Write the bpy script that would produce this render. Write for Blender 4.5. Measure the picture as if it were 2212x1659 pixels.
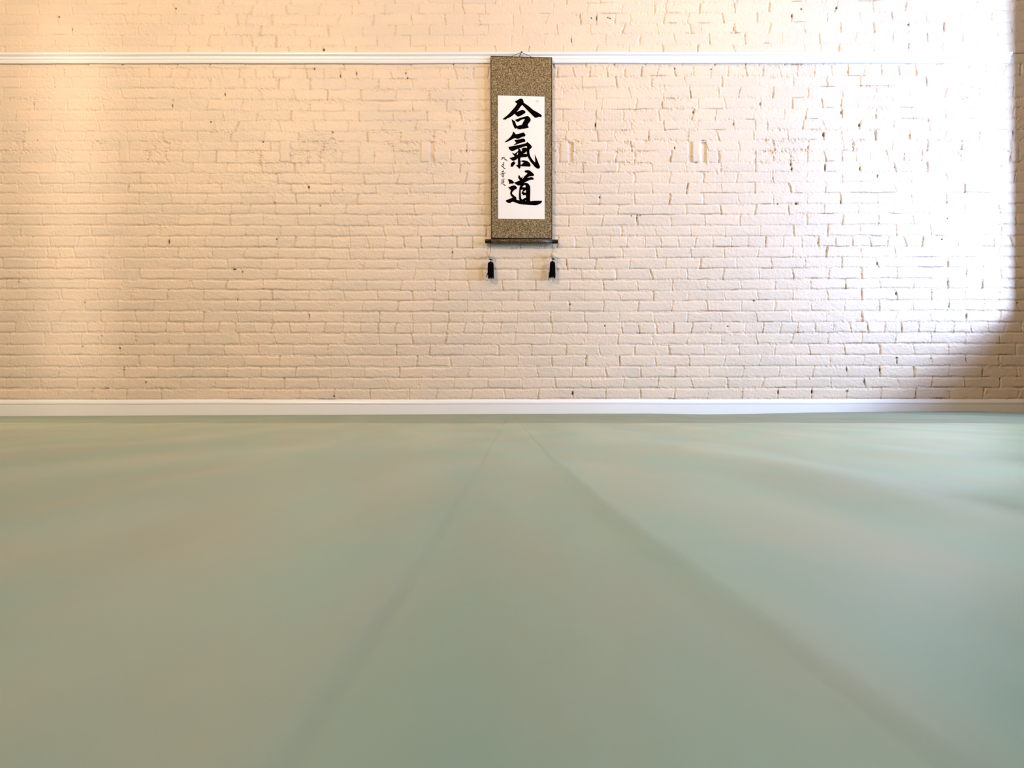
import bpy, bmesh, math, random
import numpy as np
from mathutils import Vector
random.seed(7); rng = np.random.default_rng(11)
for o in list(bpy.data.objects): bpy.data.objects.remove(o)
S = bpy.context.scene; C = S.collection
R = math.radians
# ------------------------------------------------------------------ frame of reference
H, D, PXM, HOR = 0.058, 4.84, 343.2, 875.0      # lens height above the mats, distance to brick wall, pixels per metre on it
def WX(px): return (px - 1106.0) / PXM
def WZ(py): return H + (HOR - py) / PXM
# ------------------------------------------------------------------ camera
cd = bpy.data.cameras.new('camera'); cam = bpy.data.objects.new('camera', cd); C.objects.link(cam); S.camera = cam
cam.location = (0, 0, H); cam.rotation_euler = (R(90), 0, 0)
cd.sensor_width = 36.0; cd.lens = 1661.0 / 2212.0 * 36.0; cd.shift_y = 45.5 / 2212.0; cd.clip_start = 0.005
cd.dof.use_dof = True; cd.dof.focus_distance = D; cd.dof.aperture_fstop = 5.0
# ------------------------------------------------------------------ world and light
w = bpy.data.worlds.new('world'); S.world = w; w.use_nodes = True
w.node_tree.nodes['Background'].inputs[0].default_value = (1.0, 0.78, 0.55, 1); w.node_tree.nodes['Background'].inputs[1].default_value = 0.0
S.view_settings.view_transform = 'Standard'; S.view_settings.look = 'None'; S.view_settings.gamma = 1.0
S.view_settings.exposure = 0.0; S.view_settings.use_curve_mapping = False
XR, XL, YF, ZC, ZF = 3.30, -4.3, -3.2, 3.5, -0.04
def area(name, loc, target, sx, sy, power, col, spread=180):
    l = bpy.data.lights.new(name, 'AREA'); l.shape = 'RECTANGLE'; l.size = sx; l.size_y = sy; l.energy = power; l.color = col; l.spread = R(spread)
    o = bpy.data.objects.new(name, l); C.objects.link(o); o.location = loc
    o.rotation_euler = (Vector(target) - Vector(loc)).to_track_quat('-Z', 'Y').to_euler(); return o
# daylight entering by the window in the right wall, next to the brick wall
area('daylight_right', (XR + 0.95, D - 1.55, 1.38), (XR - 0.6, D - 0.05, 1.38), 0.55, 1.0, 135, (0.43, 0.58, 1.0))
area('sky_right', (XR + 3.2, D - 5.2, 2.9), (0.3, D, 1.5), 1.2, 0.7, 330, (0.68, 0.84, 1.0))
# warm lamps under the ceiling
area('ceiling_lamp', (0.7, D - 2.6, 3.35), (0.5, D - 0.2, 0.9), 0.3, 0.3, 22, (1.0, 0.45, 0.12))
area('ceiling_lamp', (1.5, D - 1.3, 3.35), (1.3, D - 0.2, 0.9), 0.3, 0.3, 9, (1.0, 0.72, 0.30))
area('ceiling_lamp', (-2.2, 1.2, 3.35), (-2.4, D, 1.3), 0.6, 0.4, 118, (1.0, 0.74, 0.47))
# added cool fill under the closed ceiling to brighten the mats
area('floor_fill', (2.1, 0.5, 3.45), (2.2, 0.6, 0), 2.4, 2.2, 66, (0.80, 0.90, 1.0), 78)
# added narrow light, out of view, for the warm upright band on the wall
area('wall_band_fill', (-2.2, 0.4, 1.35), (-2.78, D, 1.35), 0.08, 2.3, 0.80, (1.0, 0.90, 0.66), 10)
# ------------------------------------------------------------------ materials
def mat(name, col=(0.5,0.5,0.5), rough=0.6, spec=0.5, metal=0.0):
    m = bpy.data.materials.new(name); m.use_nodes = True
    b = m.node_tree.nodes['Principled BSDF']
    b.inputs['Base Color'].default_value = (*col, 1); b.inputs['Roughness'].default_value = rough
    b.inputs['Specular IOR Level'].default_value = spec; b.inputs['Metallic'].default_value = metal
    return m, m.node_tree, b
def N(nt, t, **kw):
    n = nt.nodes.new(t)
    for k, v in kw.items():
        if k in n.inputs: n.inputs[k].default_value = v
        else: setattr(n, k, v)
    return n
def mix(nt, fac, a, b, blend='MIX'):
    n = nt.nodes.new('ShaderNodeMix'); n.data_type = 'RGBA'; n.blend_type = blend
    for sock, v in ((n.inputs['Factor'], fac), (n.inputs[6], a), (n.inputs[7], b)):
        if hasattr(v, 'links') or isinstance(v, bpy.types.NodeSocket): nt.links.new(v, sock)
        else: sock.default_value = v if not isinstance(v, tuple) or len(v) == 4 else (*v, 1)
    return n.outputs[2]
def noise_bump(nt, b, scale, dist, strength=1.0, detail=4, stretch=None):
    tc = N(nt, 'ShaderNodeTexCoord'); mp = N(nt, 'ShaderNodeMapping')
    if stretch: mp.inputs['Scale'].default_value = stretch
    nt.links.new(tc.outputs['Object'], mp.inputs[0])
    nz = N(nt, 'ShaderNodeTexNoise', Scale=scale, Detail=detail); nt.links.new(mp.outputs[0], nz.inputs['Vector'])
    bp = N(nt, 'ShaderNodeBump', Strength=strength, Distance=dist); nt.links.new(nz.outputs[0], bp.inputs['Height'])
    nt.links.new(bp.outputs[0], b.inputs['Normal']); return nz, mp

m_brick, nt, b = mat('painted_brick', (0.80, 0.74, 0.68), 0.45, 0.35)
at = N(nt, 'ShaderNodeAttribute', attribute_name='wear_hole_shade'); sp = N(nt, 'ShaderNodeSeparateColor'); nt.links.new(at.outputs['Color'], sp.inputs[0])
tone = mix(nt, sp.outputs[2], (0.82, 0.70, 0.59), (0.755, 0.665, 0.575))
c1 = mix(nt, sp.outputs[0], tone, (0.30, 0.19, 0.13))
c2 = mix(nt, sp.outputs[1], c1, (0.012, 0.008, 0.007))  # holes go near-black: bare inside, with the shade of their depth painted in
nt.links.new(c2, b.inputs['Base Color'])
noise_bump(nt, b, 75, 0.0016, 1.0, 6)

m_white, nt, b = mat('white_gloss_paint', (0.91, 0.935, 0.985), 0.30, 0.5)
noise_bump(nt, b, 30, 0.0004, 0.5, 3, (0.15, 1, 1))
m_plaster, nt, b = mat('plaster', (0.66, 0.58, 0.50), 0.8, 0.3)
noise_bump(nt, b, 12, 0.002, 0.6)
m_brown, nt, b = mat('brown_wall_paint', (0.20, 0.12, 0.06), 0.7, 0.3)
noise_bump(nt, b, 12, 0.002, 0.6)
m_ceil, nt, b = mat('ceiling_plaster', (0.80, 0.74, 0.66), 0.9, 0.2)
noise_bump(nt, b, 12, 0.002, 0.4)
m_boards, nt, b = mat('floor_boards', (0.16, 0.10, 0.06), 0.5)
noise_bump(nt, b, 8, 0.002, 0.5, 4, (8, 0.6, 1))

def mat_vinyl(name, col, col2, rough):
    m, nt, b = mat(name, col, rough, 0.5)
    tc = N(nt, 'ShaderNodeTexCoord'); mp = N(nt, 'ShaderNodeMapping'); mp.inputs['Scale'].default_value = (5.0, 1.1, 1)
    nt.links.new(tc.outputs['Object'], mp.inputs[0])
    nz = N(nt, 'ShaderNodeTexNoise', Scale=1.6, Detail=3); nt.links.new(mp.outputs[0], nz.inputs['Vector'])
    cr = N(nt, 'ShaderNodeValToRGB'); cr.color_ramp.elements[0].position = 0.40; cr.color_ramp.elements[1].position = 0.62
    nt.links.new(nz.outputs[0], cr.inputs[0])
    mp2 = N(nt, 'ShaderNodeMapping'); mp2.inputs['Scale'].default_value = (16, 5, 1); nt.links.new(tc.outputs['Object'], mp2.inputs[0])
    wn = N(nt, 'ShaderNodeTexNoise', Scale=1.0, Detail=4); nt.links.new(mp2.outputs[0], wn.inputs['Vector'])
    cr3 = N(nt, 'ShaderNodeValToRGB'); cr3.color_ramp.elements[0].position = 0.38; cr3.color_ramp.elements[1].position = 0.64
    nt.links.new(wn.outputs[0], cr3.inputs[0])
    worn = mix(nt, cr3.outputs[0], (0.90, 1.05, 1.03), (1.13, 1.0, 0.95))
    nt.links.new(mix(nt, 1.0, mix(nt, cr.outputs[0], col, col2), worn, 'MULTIPLY'), b.inputs['Base Color'])
    g = N(nt, 'ShaderNodeTexNoise', Scale=900, Detail=2); nt.links.new(tc.outputs['Object'], g.inputs['Vector'])
    g2 = N(nt, 'ShaderNodeTexNoise', Scale=26, Detail=3); nt.links.new(mp.outputs[0], g2.inputs['Vector'])
    b1 = N(nt, 'ShaderNodeBump', Strength=0.6, Distance=0.0004); nt.links.new(g.outputs[0], b1.inputs['Height'])
    b2 = N(nt, 'ShaderNodeBump', Strength=0.5, Distance=0.0012); nt.links.new(g2.outputs[0], b2.inputs['Height']); nt.links.new(b1.outputs[0], b2.inputs['Normal'])
    nt.links.new(b2.outputs[0], b.inputs['Normal'])
    return m
m_mat = mat_vinyl('sage_mat_vinyl', (0.25, 0.355, 0.29), (0.31, 0.41, 0.335), 0.36)
m_mat2 = mat_vinyl('sage_mat_vinyl_rear', (0.215, 0.295, 0.26), (0.25, 0.33, 0.29), 0.6)  # darker, rougher mat vinyl for the row along the wall

m_fab, nt, b = mat('brocade', (0.3, 0.25, 0.13), 0.55, 0.4)
tc = N(nt, 'ShaderNodeTexCoord')
dn = N(nt, 'ShaderNodeTexNoise', Scale=90, Detail=3); nt.links.new(tc.outputs['Object'], dn.inputs['Vector'])
ad = N(nt, 'ShaderNodeVectorMath', operation='MULTIPLY_ADD'); ad.inputs[1].default_value = (0.03, 0.03, 0.03); nt.links.new(dn.outputs['Color'], ad.inputs[0]); nt.links.new(tc.outputs['Object'], ad.inputs[2])
wv = N(nt, 'ShaderNodeTexVoronoi', Scale=110, feature='DISTANCE_TO_EDGE'); nt.links.new(ad.outputs[0], wv.inputs['Vector'])
cr = N(nt, 'ShaderNodeValToRGB'); cr.color_ramp.elements[0].position = 0.03; cr.color_ramp.elements[0].color = (0.50, 0.40, 0.24, 1); cr.color_ramp.elements[1].position = 0.20; cr.color_ramp.elements[1].color = (0.125, 0.098, 0.040, 1)
nt.links.new(wv.outputs['Distance'], cr.inputs[0])
n2 = N(nt, 'ShaderNodeTexNoise', Scale=160, Detail=2); nt.links.new(tc.outputs['Object'], n2.inputs['Vector'])
cr2 = N(nt, 'ShaderNodeValToRGB'); cr2.color_ramp.elements[0].position = 0.38; cr2.color_ramp.elements[0].color = (0.35, 0.33, 0.28, 1); cr2.color_ramp.elements[1].position = 0.62; cr2.color_ramp.elements[1].color = (1, 1, 1, 1)
nt.links.new(n2.outputs[0], cr2.inputs[0])
nt.links.new(mix(nt, 1.0, cr.outputs[0], cr2.outputs[0], 'MULTIPLY'), b.inputs['Base Color'])
m_paper, _, _ = mat('paper', (0.93, 0.95, 0.985), 0.7, 0.2)
m_ink, _, _ = mat('ink', (0.003, 0.002, 0.002), 0.9, 0.0)
m_bind, _, _ = mat('dark_binding', (0.010, 0.005, 0.005), 0.8, 0.1)
m_seal, _, _ = mat('seal_paste', (0.90, 0.62, 0.60), 0.6)
m_knob, _, _ = mat('black_lacquer', (0.004, 0.003, 0.004), 0.3, 0.3)
m_thread, _, _ = mat('black_thread', (0.003, 0.0025, 0.003), 0.9, 0.05)
m_bead, nt, b = mat('bone_bead', (0.62, 0.57, 0.42), 0.28)
m_gold, _, _ = mat('gold_ring', (0.75, 0.58, 0.28), 0.3, 0.5, 0.8)
m_cord, _, _ = mat('plum_cord', (0.06, 0.02, 0.025), 0.7)

# ------------------------------------------------------------------ helpers
def obj(name, me, m=None, parent=None, kind=None):
    o = bpy.data.objects.new(name, me); C.objects.link(o)
    if m: me.materials.append(m)
    if parent: o.parent = parent
    if kind: o['kind'] = kind
    return o
def from_bm(name, bm, m, parent=None, kind=None, smooth=False):
    bmesh.ops.recalc_face_normals(bm, faces=bm.faces)
    me = bpy.data.meshes.new(name); bm.to_mesh(me); bm.free()
    if smooth: me.polygons.foreach_set('use_smooth', [True] * len(me.polygons))
    return obj(name, me, m, parent, kind)
def bx(bm, x0, x1, y0, y1, z0, z1):
    v = [bm.verts.new(p) for p in ((x0,y0,z0),(x1,y0,z0),(x1,y1,z0),(x0,y1,z0),(x0,y0,z1),(x1,y0,z1),(x1,y1,z1),(x0,y1,z1))]
    for f in ((0,3,2,1),(4,5,6,7),(0,1,5,4),(1,2,6,5),(2,3,7,6),(3,0,4,7)): bm.faces.new([v[i] for i in f])
def box(name, m, *a, parent=None, kind=None):
    bm = bmesh.new(); bx(bm, *a); return from_bm(name, bm, m, parent, kind)
def grid_mesh(name, P, smooth=True):            # P: (rows, cols, 3)
    r, c = P.shape[:2]; me = bpy.data.meshes.new(name)
    me.vertices.add(r*c); me.vertices.foreach_set('co', P.reshape(-1).astype(np.float32))
    i = np.arange((r-1)*(c-1)); a = (i // (c-1)) * c + i % (c-1)
    q = np.stack([a, a+1, a+c+1, a+c], 1).astype(np.int32)
    me.loops.add(q.size); me.loops.foreach_set('vertex_index', q.reshape(-1))
    me.polygons.add(len(q)); me.polygons.foreach_set('loop_start', np.arange(0, q.size, 4, dtype=np.int32))
    me.polygons.foreach_set('use_smooth', np.full(len(q), smooth)); me.update(); me.validate(); return me
def lathe(bm, prof, cx, cy, cz, axis='Z', n=20):   # prof: (radius, along)
    rings = []
    for r, t in prof:
        ring = []
        for k in range(n):
            a = 2*math.pi*k/n; u, v = r*math.cos(a), r*math.sin(a)
            p = (cx+u, cy+v, cz+t) if axis == 'Z' else (cx+t, cy+u, cz+v)
            ring.append(bm.verts.new(p))
        rings.append(ring)
    for A, B in zip(rings, rings[1:]):
        for k in range(n): bm.faces.new((A[k], A[(k+1)%n], B[(k+1)%n], B[k]))
    bm.faces.new(rings[0]); bm.faces.new(rings[-1])
def tube(bm, pts, r, n=8):
    pts = [Vector(p) for p in pts]; rs = r if isinstance(r, (list, tuple)) else [r]*len(pts); rings = []
    for i, p in enumerate(pts):
        d = (pts[min(i+1, len(pts)-1)] - pts[max(i-1, 0)]).normalized()
        u = d.cross(Vector((0.13, 1, 0.21))).normalized(); v = d.cross(u)
        rings.append([bm.verts.new(p + (u*math.cos(2*math.pi*k/n) + v*math.sin(2*math.pi*k/n))*rs[i]) for k in range(n)])
    for A, B in zip(rings, rings[1:]):
        for k in range(n): bm.faces.new((A[k], A[(k+1)%n], B[(k+1)%n], B[k]))
    bm.faces.new(rings[0]); bm.faces.new(rings[-1])

# ------------------------------------------------------------------ brick wall: courses and head joints surveyed from the wall
BX = [280, 830, 1380, 1930]
BEDS = [(10,8.9,7.6,1),(33,31.6,29,24),(54,55.7,52,46),(77,78.5,73.4,69.5),(101,101,97.5,92),(124,124,120,116),(148,150,144,139),(168,172,165.5,164),
(191,195,189,187),(214,219,214,210),(239,242,237,233),(262,262,262,256),(285,285,282,280),(306,307.6,305,302.5),(326,328,326.6,325),(352,354,352,349),
(375,375,373,371),(397.5,399,396,394),(418.5,419,418.5,417),(442,442,443,440.5),(463,464.5,464.5,462),(487,488.6,488.6,486),(511,511,511,510),
(534,537,535,533),(558,561,558,556),(581,582,582,578.5),(604,606,605,602.5),(625,629,629,624),(649,650,650,649),(672,674,674,672),(696,698,697,696),
(719,721,721,719),(745,745,745,743),(768,769,768,767),(793,793,792,791),(817,817,816,815),(840,841,839,838),(864,863,862,862)]
JT = """40,325,613,900,1180,1485,1860,2150|265,550,830,1110,1400,1690,1780,1965|90,375,665,960,1240,1335,1625,1925|45,330,620,930,1215,1510,1810
190,490,760,1065,1370,1655,1720,2025,2100|145,430,715,1010,1340,1625,1915|30,320,610,745,900,1030,1320,1525,1825,2115|240,540,820,1095,1385,1680,1945
30,310,610,895,1175,1465,1610,1910|50,345,625,920,1200,1490,1775,1990|110,410,690,975,1265,1545,1635,1920|50,345,655,940,1235,1540
180,460,745,1040,1335,1485,1780,2060,2150|185,470,760,1045,1325,1615,1895,2190|300,530,820,1115,1410,1710,2015|155,475,785,1100,1400
30,590,885,1180,1460,1605,1900,2185|290,580,865,1160,1460,1750,2055|165,455,740,1020,1310,1610,1920|45,345,480,640,940,1235,1520,1815
175,470,755,1045,1360,1520,1800,2090|430,760,1040,1330,1700|80,380,650,890,1160,1480,1750,2020|180,500,900,1300,1740
115,255,390,540,685,840,985,1125,1270,1460,1605,1750,1890,2040,2180|155,300,445,590,730,870,1005,1165,1285,1420,1580,1715,1865,2000,2150|110,260,410,550,690,835,985,1130,1265,1410,1570,1725,1865,2020,2165|135,285,430,580,720,855,1005,1155,1300,1450,1600,1750,1900,2050
170,460,610,905,1195,1480,1790,2085|205,475,770,1055,1345,1650,1940|50,340,620,915,1210,1500,1815,2125|250,540,820,1110,1390,1680
25,300,450,745,1035,1330,1625,1920|55,335,620,905,1205,1490,1775|460,740,1030,1310,1545,1785,1965|80,380,670,960,1240,1555
285,570,875,1160,1470,1770,2065|185,470,755,1060,1345,1635,1935|640,790,1085,1305,1610,1840,2145|245,500,660,800,1100,1390,1690
135,430,730,1030,1325,1620,1905,2195|310,590,890,1180,1470,1760|455,740,970,1275,1565,1760,2085|175,360,670,960,1255,1550
25,240,535,840,1170,1550,1835,2020|125,215,505,795,1090,1375,1660|500,735,1040,1320,1605,1915,2100|30,335,510,820,1110,1410
200,490,720,1080,1385,1680,1970|80,375,665,960,1245,1530,1795|480,755,900,1190,1530,1780,2085|205,510,665,955,1245,1550,1840,2130
190,470,780,1010,1100,1320,1445,1725,2020|135,210,310,590,890,1180,1415,1525,1810|430,540,835,1040,1530,1685,1960|85,380,680,760,1100,1400,1690,2110
170,470,605,765,910,1015,1105,1270,1415,1555,1690,1845,2010|50,210,305,465,560,740,890,1020,1190,1415,1525,1670,1950|430,540,760,910,1070,1380,1530,1640,1790,1950,2100|80,230,370,520,670,785,905,1055,1200,1350,1500,1680,1860,2110
170,470,760,1030,1340,1640,1930|60,340,590,880,1180,1465,1755|630,930,1220,1510,1805,2100|235,525,820,1120,1400,1730,2025
30,335,625,905,1190,1485,1780,2070|195,490,645,930,1220,1520,1805|475,775,1070,1370,1660,1945|75,370,670,970,1265,1560,1850
155,455,530,760,1095,1335,1590,1885,2185|310,455,745,1030,1325,1625,1915|635,930,1220,1520,1810,2100|225,525,810,1120,1415,1715
275,560,870,1180,1455,1760,2050|170,355,645,875,1175,1480,1750|480,770,1070,1370,1655,1955|80,370,655,970,1260,1560,1850,2140
160,470,775,1075,1380,1680,1970,2130|175,465,775,1070,1360,1655,1940|630,930,1220,1510,1805,2100|215,515,805,1100,1405,1710
50,355,905,1220,1515,1825,1960|70,365,675,960,1215,1510,1810|505,795,1090,1380,1670,1965|370,675,975,1275,1565,1860
170,465,775,1070,1360,1660,1800,2095|215,515,805,1100,1390,1685,1980|660,960,1250,1550,1840,2140|255,550,825,1130,1425,1725,2025
110,270,425,660,810,960,1105,1260,1440,1600,1745,1900,2050|30,190,345,510,660,815,965,1110,1275,1420,1570,1725,1860|100,260,415,565,710,860,1005,1160,1295,1445,1590,1735,1895,2040,2190|165,320,465,610,755,905,1060,1205,1355,1500,1660,1820,1965,2115
195,400,500,630,925,1225,1520,1810,2085|200,505,810,1100,1395,1685,1980|95,380,680,965,1255,1550,1835,2125|245,535,830,1120,1425,1720
20,310,470,760,1050,1340,1640,1940|50,345,625,930,1215,1510,1800|200,490,735,1030,1335,1630,1940|65,355,665,965,1275,1570,1870
160,310,605,880,1190,1480,1760,2060|185,475,775,1065,1360,1660,1950|65,340,615,910,1215,1520,1825,2130|250,555,835,1135,1435,1730,2020
45,155,450,750,1045,1340,1640,1930|70,355,655,955,1250,1540,1825,2115|225,515,805,1095,1390,1685,1975|95,400,700,990,1280,1570,1865
220,520,830,1120,1430,1735,2025|150,460,760,1045,1345,1650,1935|75,345,640,945,1230,1525,1835,2120|245,540,835,1130,1430,1715,2010
35,285,405,720,1005,1305,1605,1915|45,340,635,920,1220,1520,1815,2105|215,510,805,1100,1390,1690,1980|95,400,690,985,1275,1580,1875,2170
205,520,855,1150,1445,1735,2025|150,455,755,1065,1350,1655,1940|70,350,640,935,1230,1520,1815,2110|235,530,840,1125,1420,1730
125,265,430,600,740,890,1045,1195,1265,1415,1565,1730,1865,2010,2165|145,300,440,595,750,900,1050,1200,1350,1500,1640,1790,1945,2095|60,210,365,510,665,815,960,1105,1255,1405,1560,1715,1865,2015,2165|140,290,435,590,740,885,1030,1175,1320,1460,1620,1765,1915,2060
80,375,690,860,1155,1440,1740,2035|170,465,765,1060,1345,1635,1925|45,345,640,930,1225,1520,1810,2110|240,545,835,1125,1425,1720
200,510,710,1020,1310,1605,1910|30,320,620,915,1210,1495,1780,2080|190,485,765,1070,1365,1660,1960|95,390,690,990,1280,1575,1865
75,375,680,860,1185,1480,1780,2085|210,510,800,1095,1385,1670,1950|75,365,655,945,1245,1535,1835,2140|270,565,850,1135,1430,1730
215,500,810,1055,1345,1640,1935|50,350,640,935,1235,1535,1825,2125|240,535,825,1120,1415,1705,1995|130,420,705,990,1285,1585,1870
45,340,655,955,1240,1535,1830,2120|250,545,835,1135,1415,1700,1990|105,395,695,975,1270,1560,1860,2160|275,570,860,1145,1440,1720,2020
240,485,780,1080,1375,1660,1950|70,380,680,985,1320,1555,1850,2130|250,540,825,1120,1410,1695,1990|120,410,710,1000,1300,1585,1880"""
# joints placed by length along the wall (pixel units of the survey: 1 unit = 1/343 m)
joints = []
for row in JT.split('\n'):
    js = []
    for k, part in enumerate(row.split('|')):
        js += [k*550 + float(v)/3.95 for v in part.split(',')]
    js.sort(); out = [js[0]]
    for j in js[1:]:
        if j - out[-1] > 9: out.append(j)
    joints.append(out)
NC0, NTOP = len(joints), 12
beds = [list(b) for b in BEDS]
pad_b = [[b - 23.0*k for b in beds[0]] for k in range(NTOP, 0, -1)]
beds = pad_b + beds + [[b + 23.5*k for b in beds[-1]] for k in (1, 2)]
def fake(i):
    st = 37.5 if (i - NTOP) % 8 == 6 else 74.0
    return [random.uniform(-3, 3) + st*(k + 0.5*(i % 2)) for k in range(int(2260/st))]
joints = [fake(i) for i in range(NTOP)] + joints + [fake(i) for i in range(NTOP+NC0, len(beds)-1)]
XMIN, XMAX = -400.0, 2238.0
for i, js in enumerate(joints):
    st = 37.5 if (i - NTOP) % 8 == 6 else 74.0
    while js[0] > XMIN: js.insert(0, js[0] - st + random.uniform(-2, 2))
    while js[-1] < XMAX: js.append(js[-1] + st + random.uniform(-2, 2))
SOLD = [(256.5,279),(603,627),(908,936.5),(1209,1236.5),(1487.5,1526),(2184,2203)]

def vnoise(X, Y, sx, sy, seed):
    r = np.random.default_rng(seed); T = r.random((256, 256)).astype(np.float32)
    x = X/sx + 1000.3; y = Y/sy + 1000.7
    xi = np.floor(x).astype(np.int32); yi = np.floor(y).astype(np.int32)
    fx = (x-xi).astype(np.float32); fy = (y-yi).astype(np.float32); fx = fx*fx*(3-2*fx); fy = fy*fy*(3-2*fy)
    a = T[yi % 256, xi % 256]; b_ = T[yi % 256, (xi+1) % 256]; c = T[(yi+1) % 256, xi % 256]; d = T[(yi+1) % 256, (xi+1) % 256]
    return (a*(1-fx)+b_*fx)*(1-fy) + (c*(1-fx)+d*fx)*fy - 0.5
ST = 1.25
gx = np.concatenate([np.arange(XMIN, -12, 4.0), np.arange(-12, XMAX, ST), [XMAX]])
gy = np.concatenate([np.arange(-255, -14, 4.0), np.arange(-14, 900, ST), [905.0]])
X, Y = np.meshgrid(gx, gy); X = X.astype(np.float32); Y = Y.astype(np.float32)
Xw = X + 1.6*vnoise(X, Y, 9, 9, 1) + 0.8*vnoise(X, Y, 3, 3, 2)
Yw = Y + 1.8*vnoise(X, Y, 26, 12, 3) + 1.0*vnoise(X, Y, 7, 5, 4)
bedx = [np.interp(gx, BX, b_) for b_ in beds]
nb = len(beds)
B = np.stack(bedx)                                   # (nb, cols)
idx = np.full(X.shape, -1, np.int32); db = np.full(X.shape, 99.0, np.float32); below = np.zeros(X.shape, bool)
for k in range(nb):
    d = Yw - B[k][None, :]
    idx += (d > 0); m_ = np.abs(d) < np.abs(db); db = np.where(m_, d, db)
idx = np.clip(idx, 0, nb-2)
dh = np.full(X.shape, 99.0, np.float32); jr = np.zeros(X.shape, np.float32); jr2 = np.zeros(X.shape, np.float32)
btone = np.zeros(X.shape, np.float32); bh = np.zeros(X.shape, np.float32); bt = np.zeros(X.shape, np.float32)
for k in range(nb-1):
    sel = idx == k
    if not sel.any(): continue
    yc = 0.5*(B[k]+B[k+1]); xs = Xw[sel]; ys = (Yw - yc[None, :])[sel]
    js = np.array(joints[k]); n = len(js)
    r1, r2, tl, rb, rh, bo = rng.random(n+1), rng.random(n+1), rng.normal(0, 0.13, n+1), rng.random(n+1), rng.normal(0, 1, n+1), rng.random(n+1)
    bi = np.searchsorted(js, xs)
    best = np.full(xs.shape, 99.0); q1 = np.zeros(xs.shape); q2 = np.zeros(xs.shape)
    for off in (-1, 0):
        ii = np.clip(bi+off, 0, n-1)
        dx = xs - js[ii] - tl[ii]*ys - 0.010*(bo[ii]-0.5)*ys*ys
        m_ = np.abs(dx) < np.abs(best); best = np.where(m_, dx, best); q1 = np.where(m_, r1[ii], q1); q2 = np.where(m_, r2[ii], q2)
    dh[sel] = best; jr[sel] = q1; jr2[sel] = q2; btone[sel] = rb[bi]; bh[sel] = rh[bi]
    bt[sel] = ys/12.0
low = np.clip((Y - 300)/170.0, 0, 1)                   # beds are pasted over nearly flush higher up
hb = np.zeros_like(X)
big = vnoise(X, Y, 90, 40, 5); blot = vnoise(X, Y, 30, 16, 6)
bedD = (0.0007 + 0.0029*low) * np.clip(1.0 + 1.6*blot + 0.8*big, 0.25, 1.8)
adb = np.abs(db)
wb = 2.1 + 1.8*vnoise(X, Y, 20, 60, 7) + 0.9*vnoise(X, Y, 6, 9, 27)
prof = 1/(1+np.exp((adb - wb)*2.6))
bed = prof
# head joints
wj = 0.45 + 1.5*jr*jr + 0.7*vnoise(X, Y, 5, 5, 28)
pj = 1/(1+np.exp((np.abs(dh) - wj)*2.8))
hd = 0.0018 + 0.0045*jr2
# rounded brick arrises
arr = 0.0009*np.exp(-np.maximum(adb-wb, 0)/1.3) + 0.0006*np.exp(-np.maximum(np.abs(dh)-wj, 0)/1.4)
hgt = -bedD*bed - hd*pj*1.35 - arr + 0.0007*bh*np.clip((adb-1)/3, 0, 1)
hgt += 0.0016*bt*(np.sin(bh*5))*0.5*(1-bed)
# lumpy mortar, drips and paint over the joints
rg = 1 - 2*np.abs(vnoise(Xw, Yw, 5, 5, 8))*2
rg2 = 1 - 2*np.abs(vnoise(Xw, Yw, 2.6, 3.4, 9))*2
near = np.exp(-(np.minimum(adb, np.abs(dh)*1.1)/5.0)**2)
patch = np.clip((vnoise(X, Y, 60, 30, 10) + 0.6*vnoise(X, Y, 22, 14, 12) + 0.06)*4, 0, 1)
rough_zone = np.exp(-((Y-325)/38.0)**2)*0.9 + 0.45*np.exp(-((Y-215)/70.0)**2) + 0.25
amt = near*(0.30+1.0*patch*rough_zone) + 0.5*rough_zone*np.clip(patch-0.55, 0, 1)
hgt += (0.0030*(rg-0.4) + 0.0019*(rg2-0.4))*amt
# a second, ragged ridge of mortar squeezed out beside the head joints and along the brick tops
for sg, sd, am in ((1, 29, 0.0030), (-1, 39, 0.0022)):
    hgt += am*np.exp(-((sg*dh-wj-1.3-2.6*vnoise(X, Y, 5, 4, sd))/0.85)**2)*np.clip(vnoise(X, Y, 26, 10, sd+1)*6+0.5, 0, 1)*(1-bed)
hgt += 0.0008*np.exp(-((db-wb-1.2)/0.9)**2)*np.clip(vnoise(X, Y, 40, 9, 31)*4+0.7, 0, 1)*(0.3+0.7*low)
hgt += 0.0010*vnoise(X, Y, 14, 7, 13) + 0.0009*vnoise(X, Y, 5, 3.4, 14) + 0.0008*vnoise(X, Y, 2.6, 2.4, 15) + 0.004*vnoise(X, Y, 300, 200, 16)
# soldier bricks of the repaired row
for a, c in SOLD:
    ins = (Xw > a) & (Xw < c) & (Y > 307) & (Y < 352)
    e = np.minimum(np.minimum(Xw-a, c-Xw), np.minimum(Y-306, 351-Y))
    sh = -0.006*np.exp(-np.maximum(e, 0)/1.6) + 0.0022*np.clip(e/3, 0, 1)
    if c - a > 26:     # open pocket beside the soldier
        k = (Xw - a)/(c-a); sh = sh - 0.013*(1/(1+np.exp(-(k-0.68)*60))) * np.clip(e/2, 0, 1)
    hgt = np.where(ins, sh + 0.0007*vnoise(X, Y, 4, 12, 17), hgt)
k = ((Xw > 1487) & (Xw < 1496) & (Y > 307) & (Y < 350)); hgt = np.where(k, -0.010, hgt)
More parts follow.
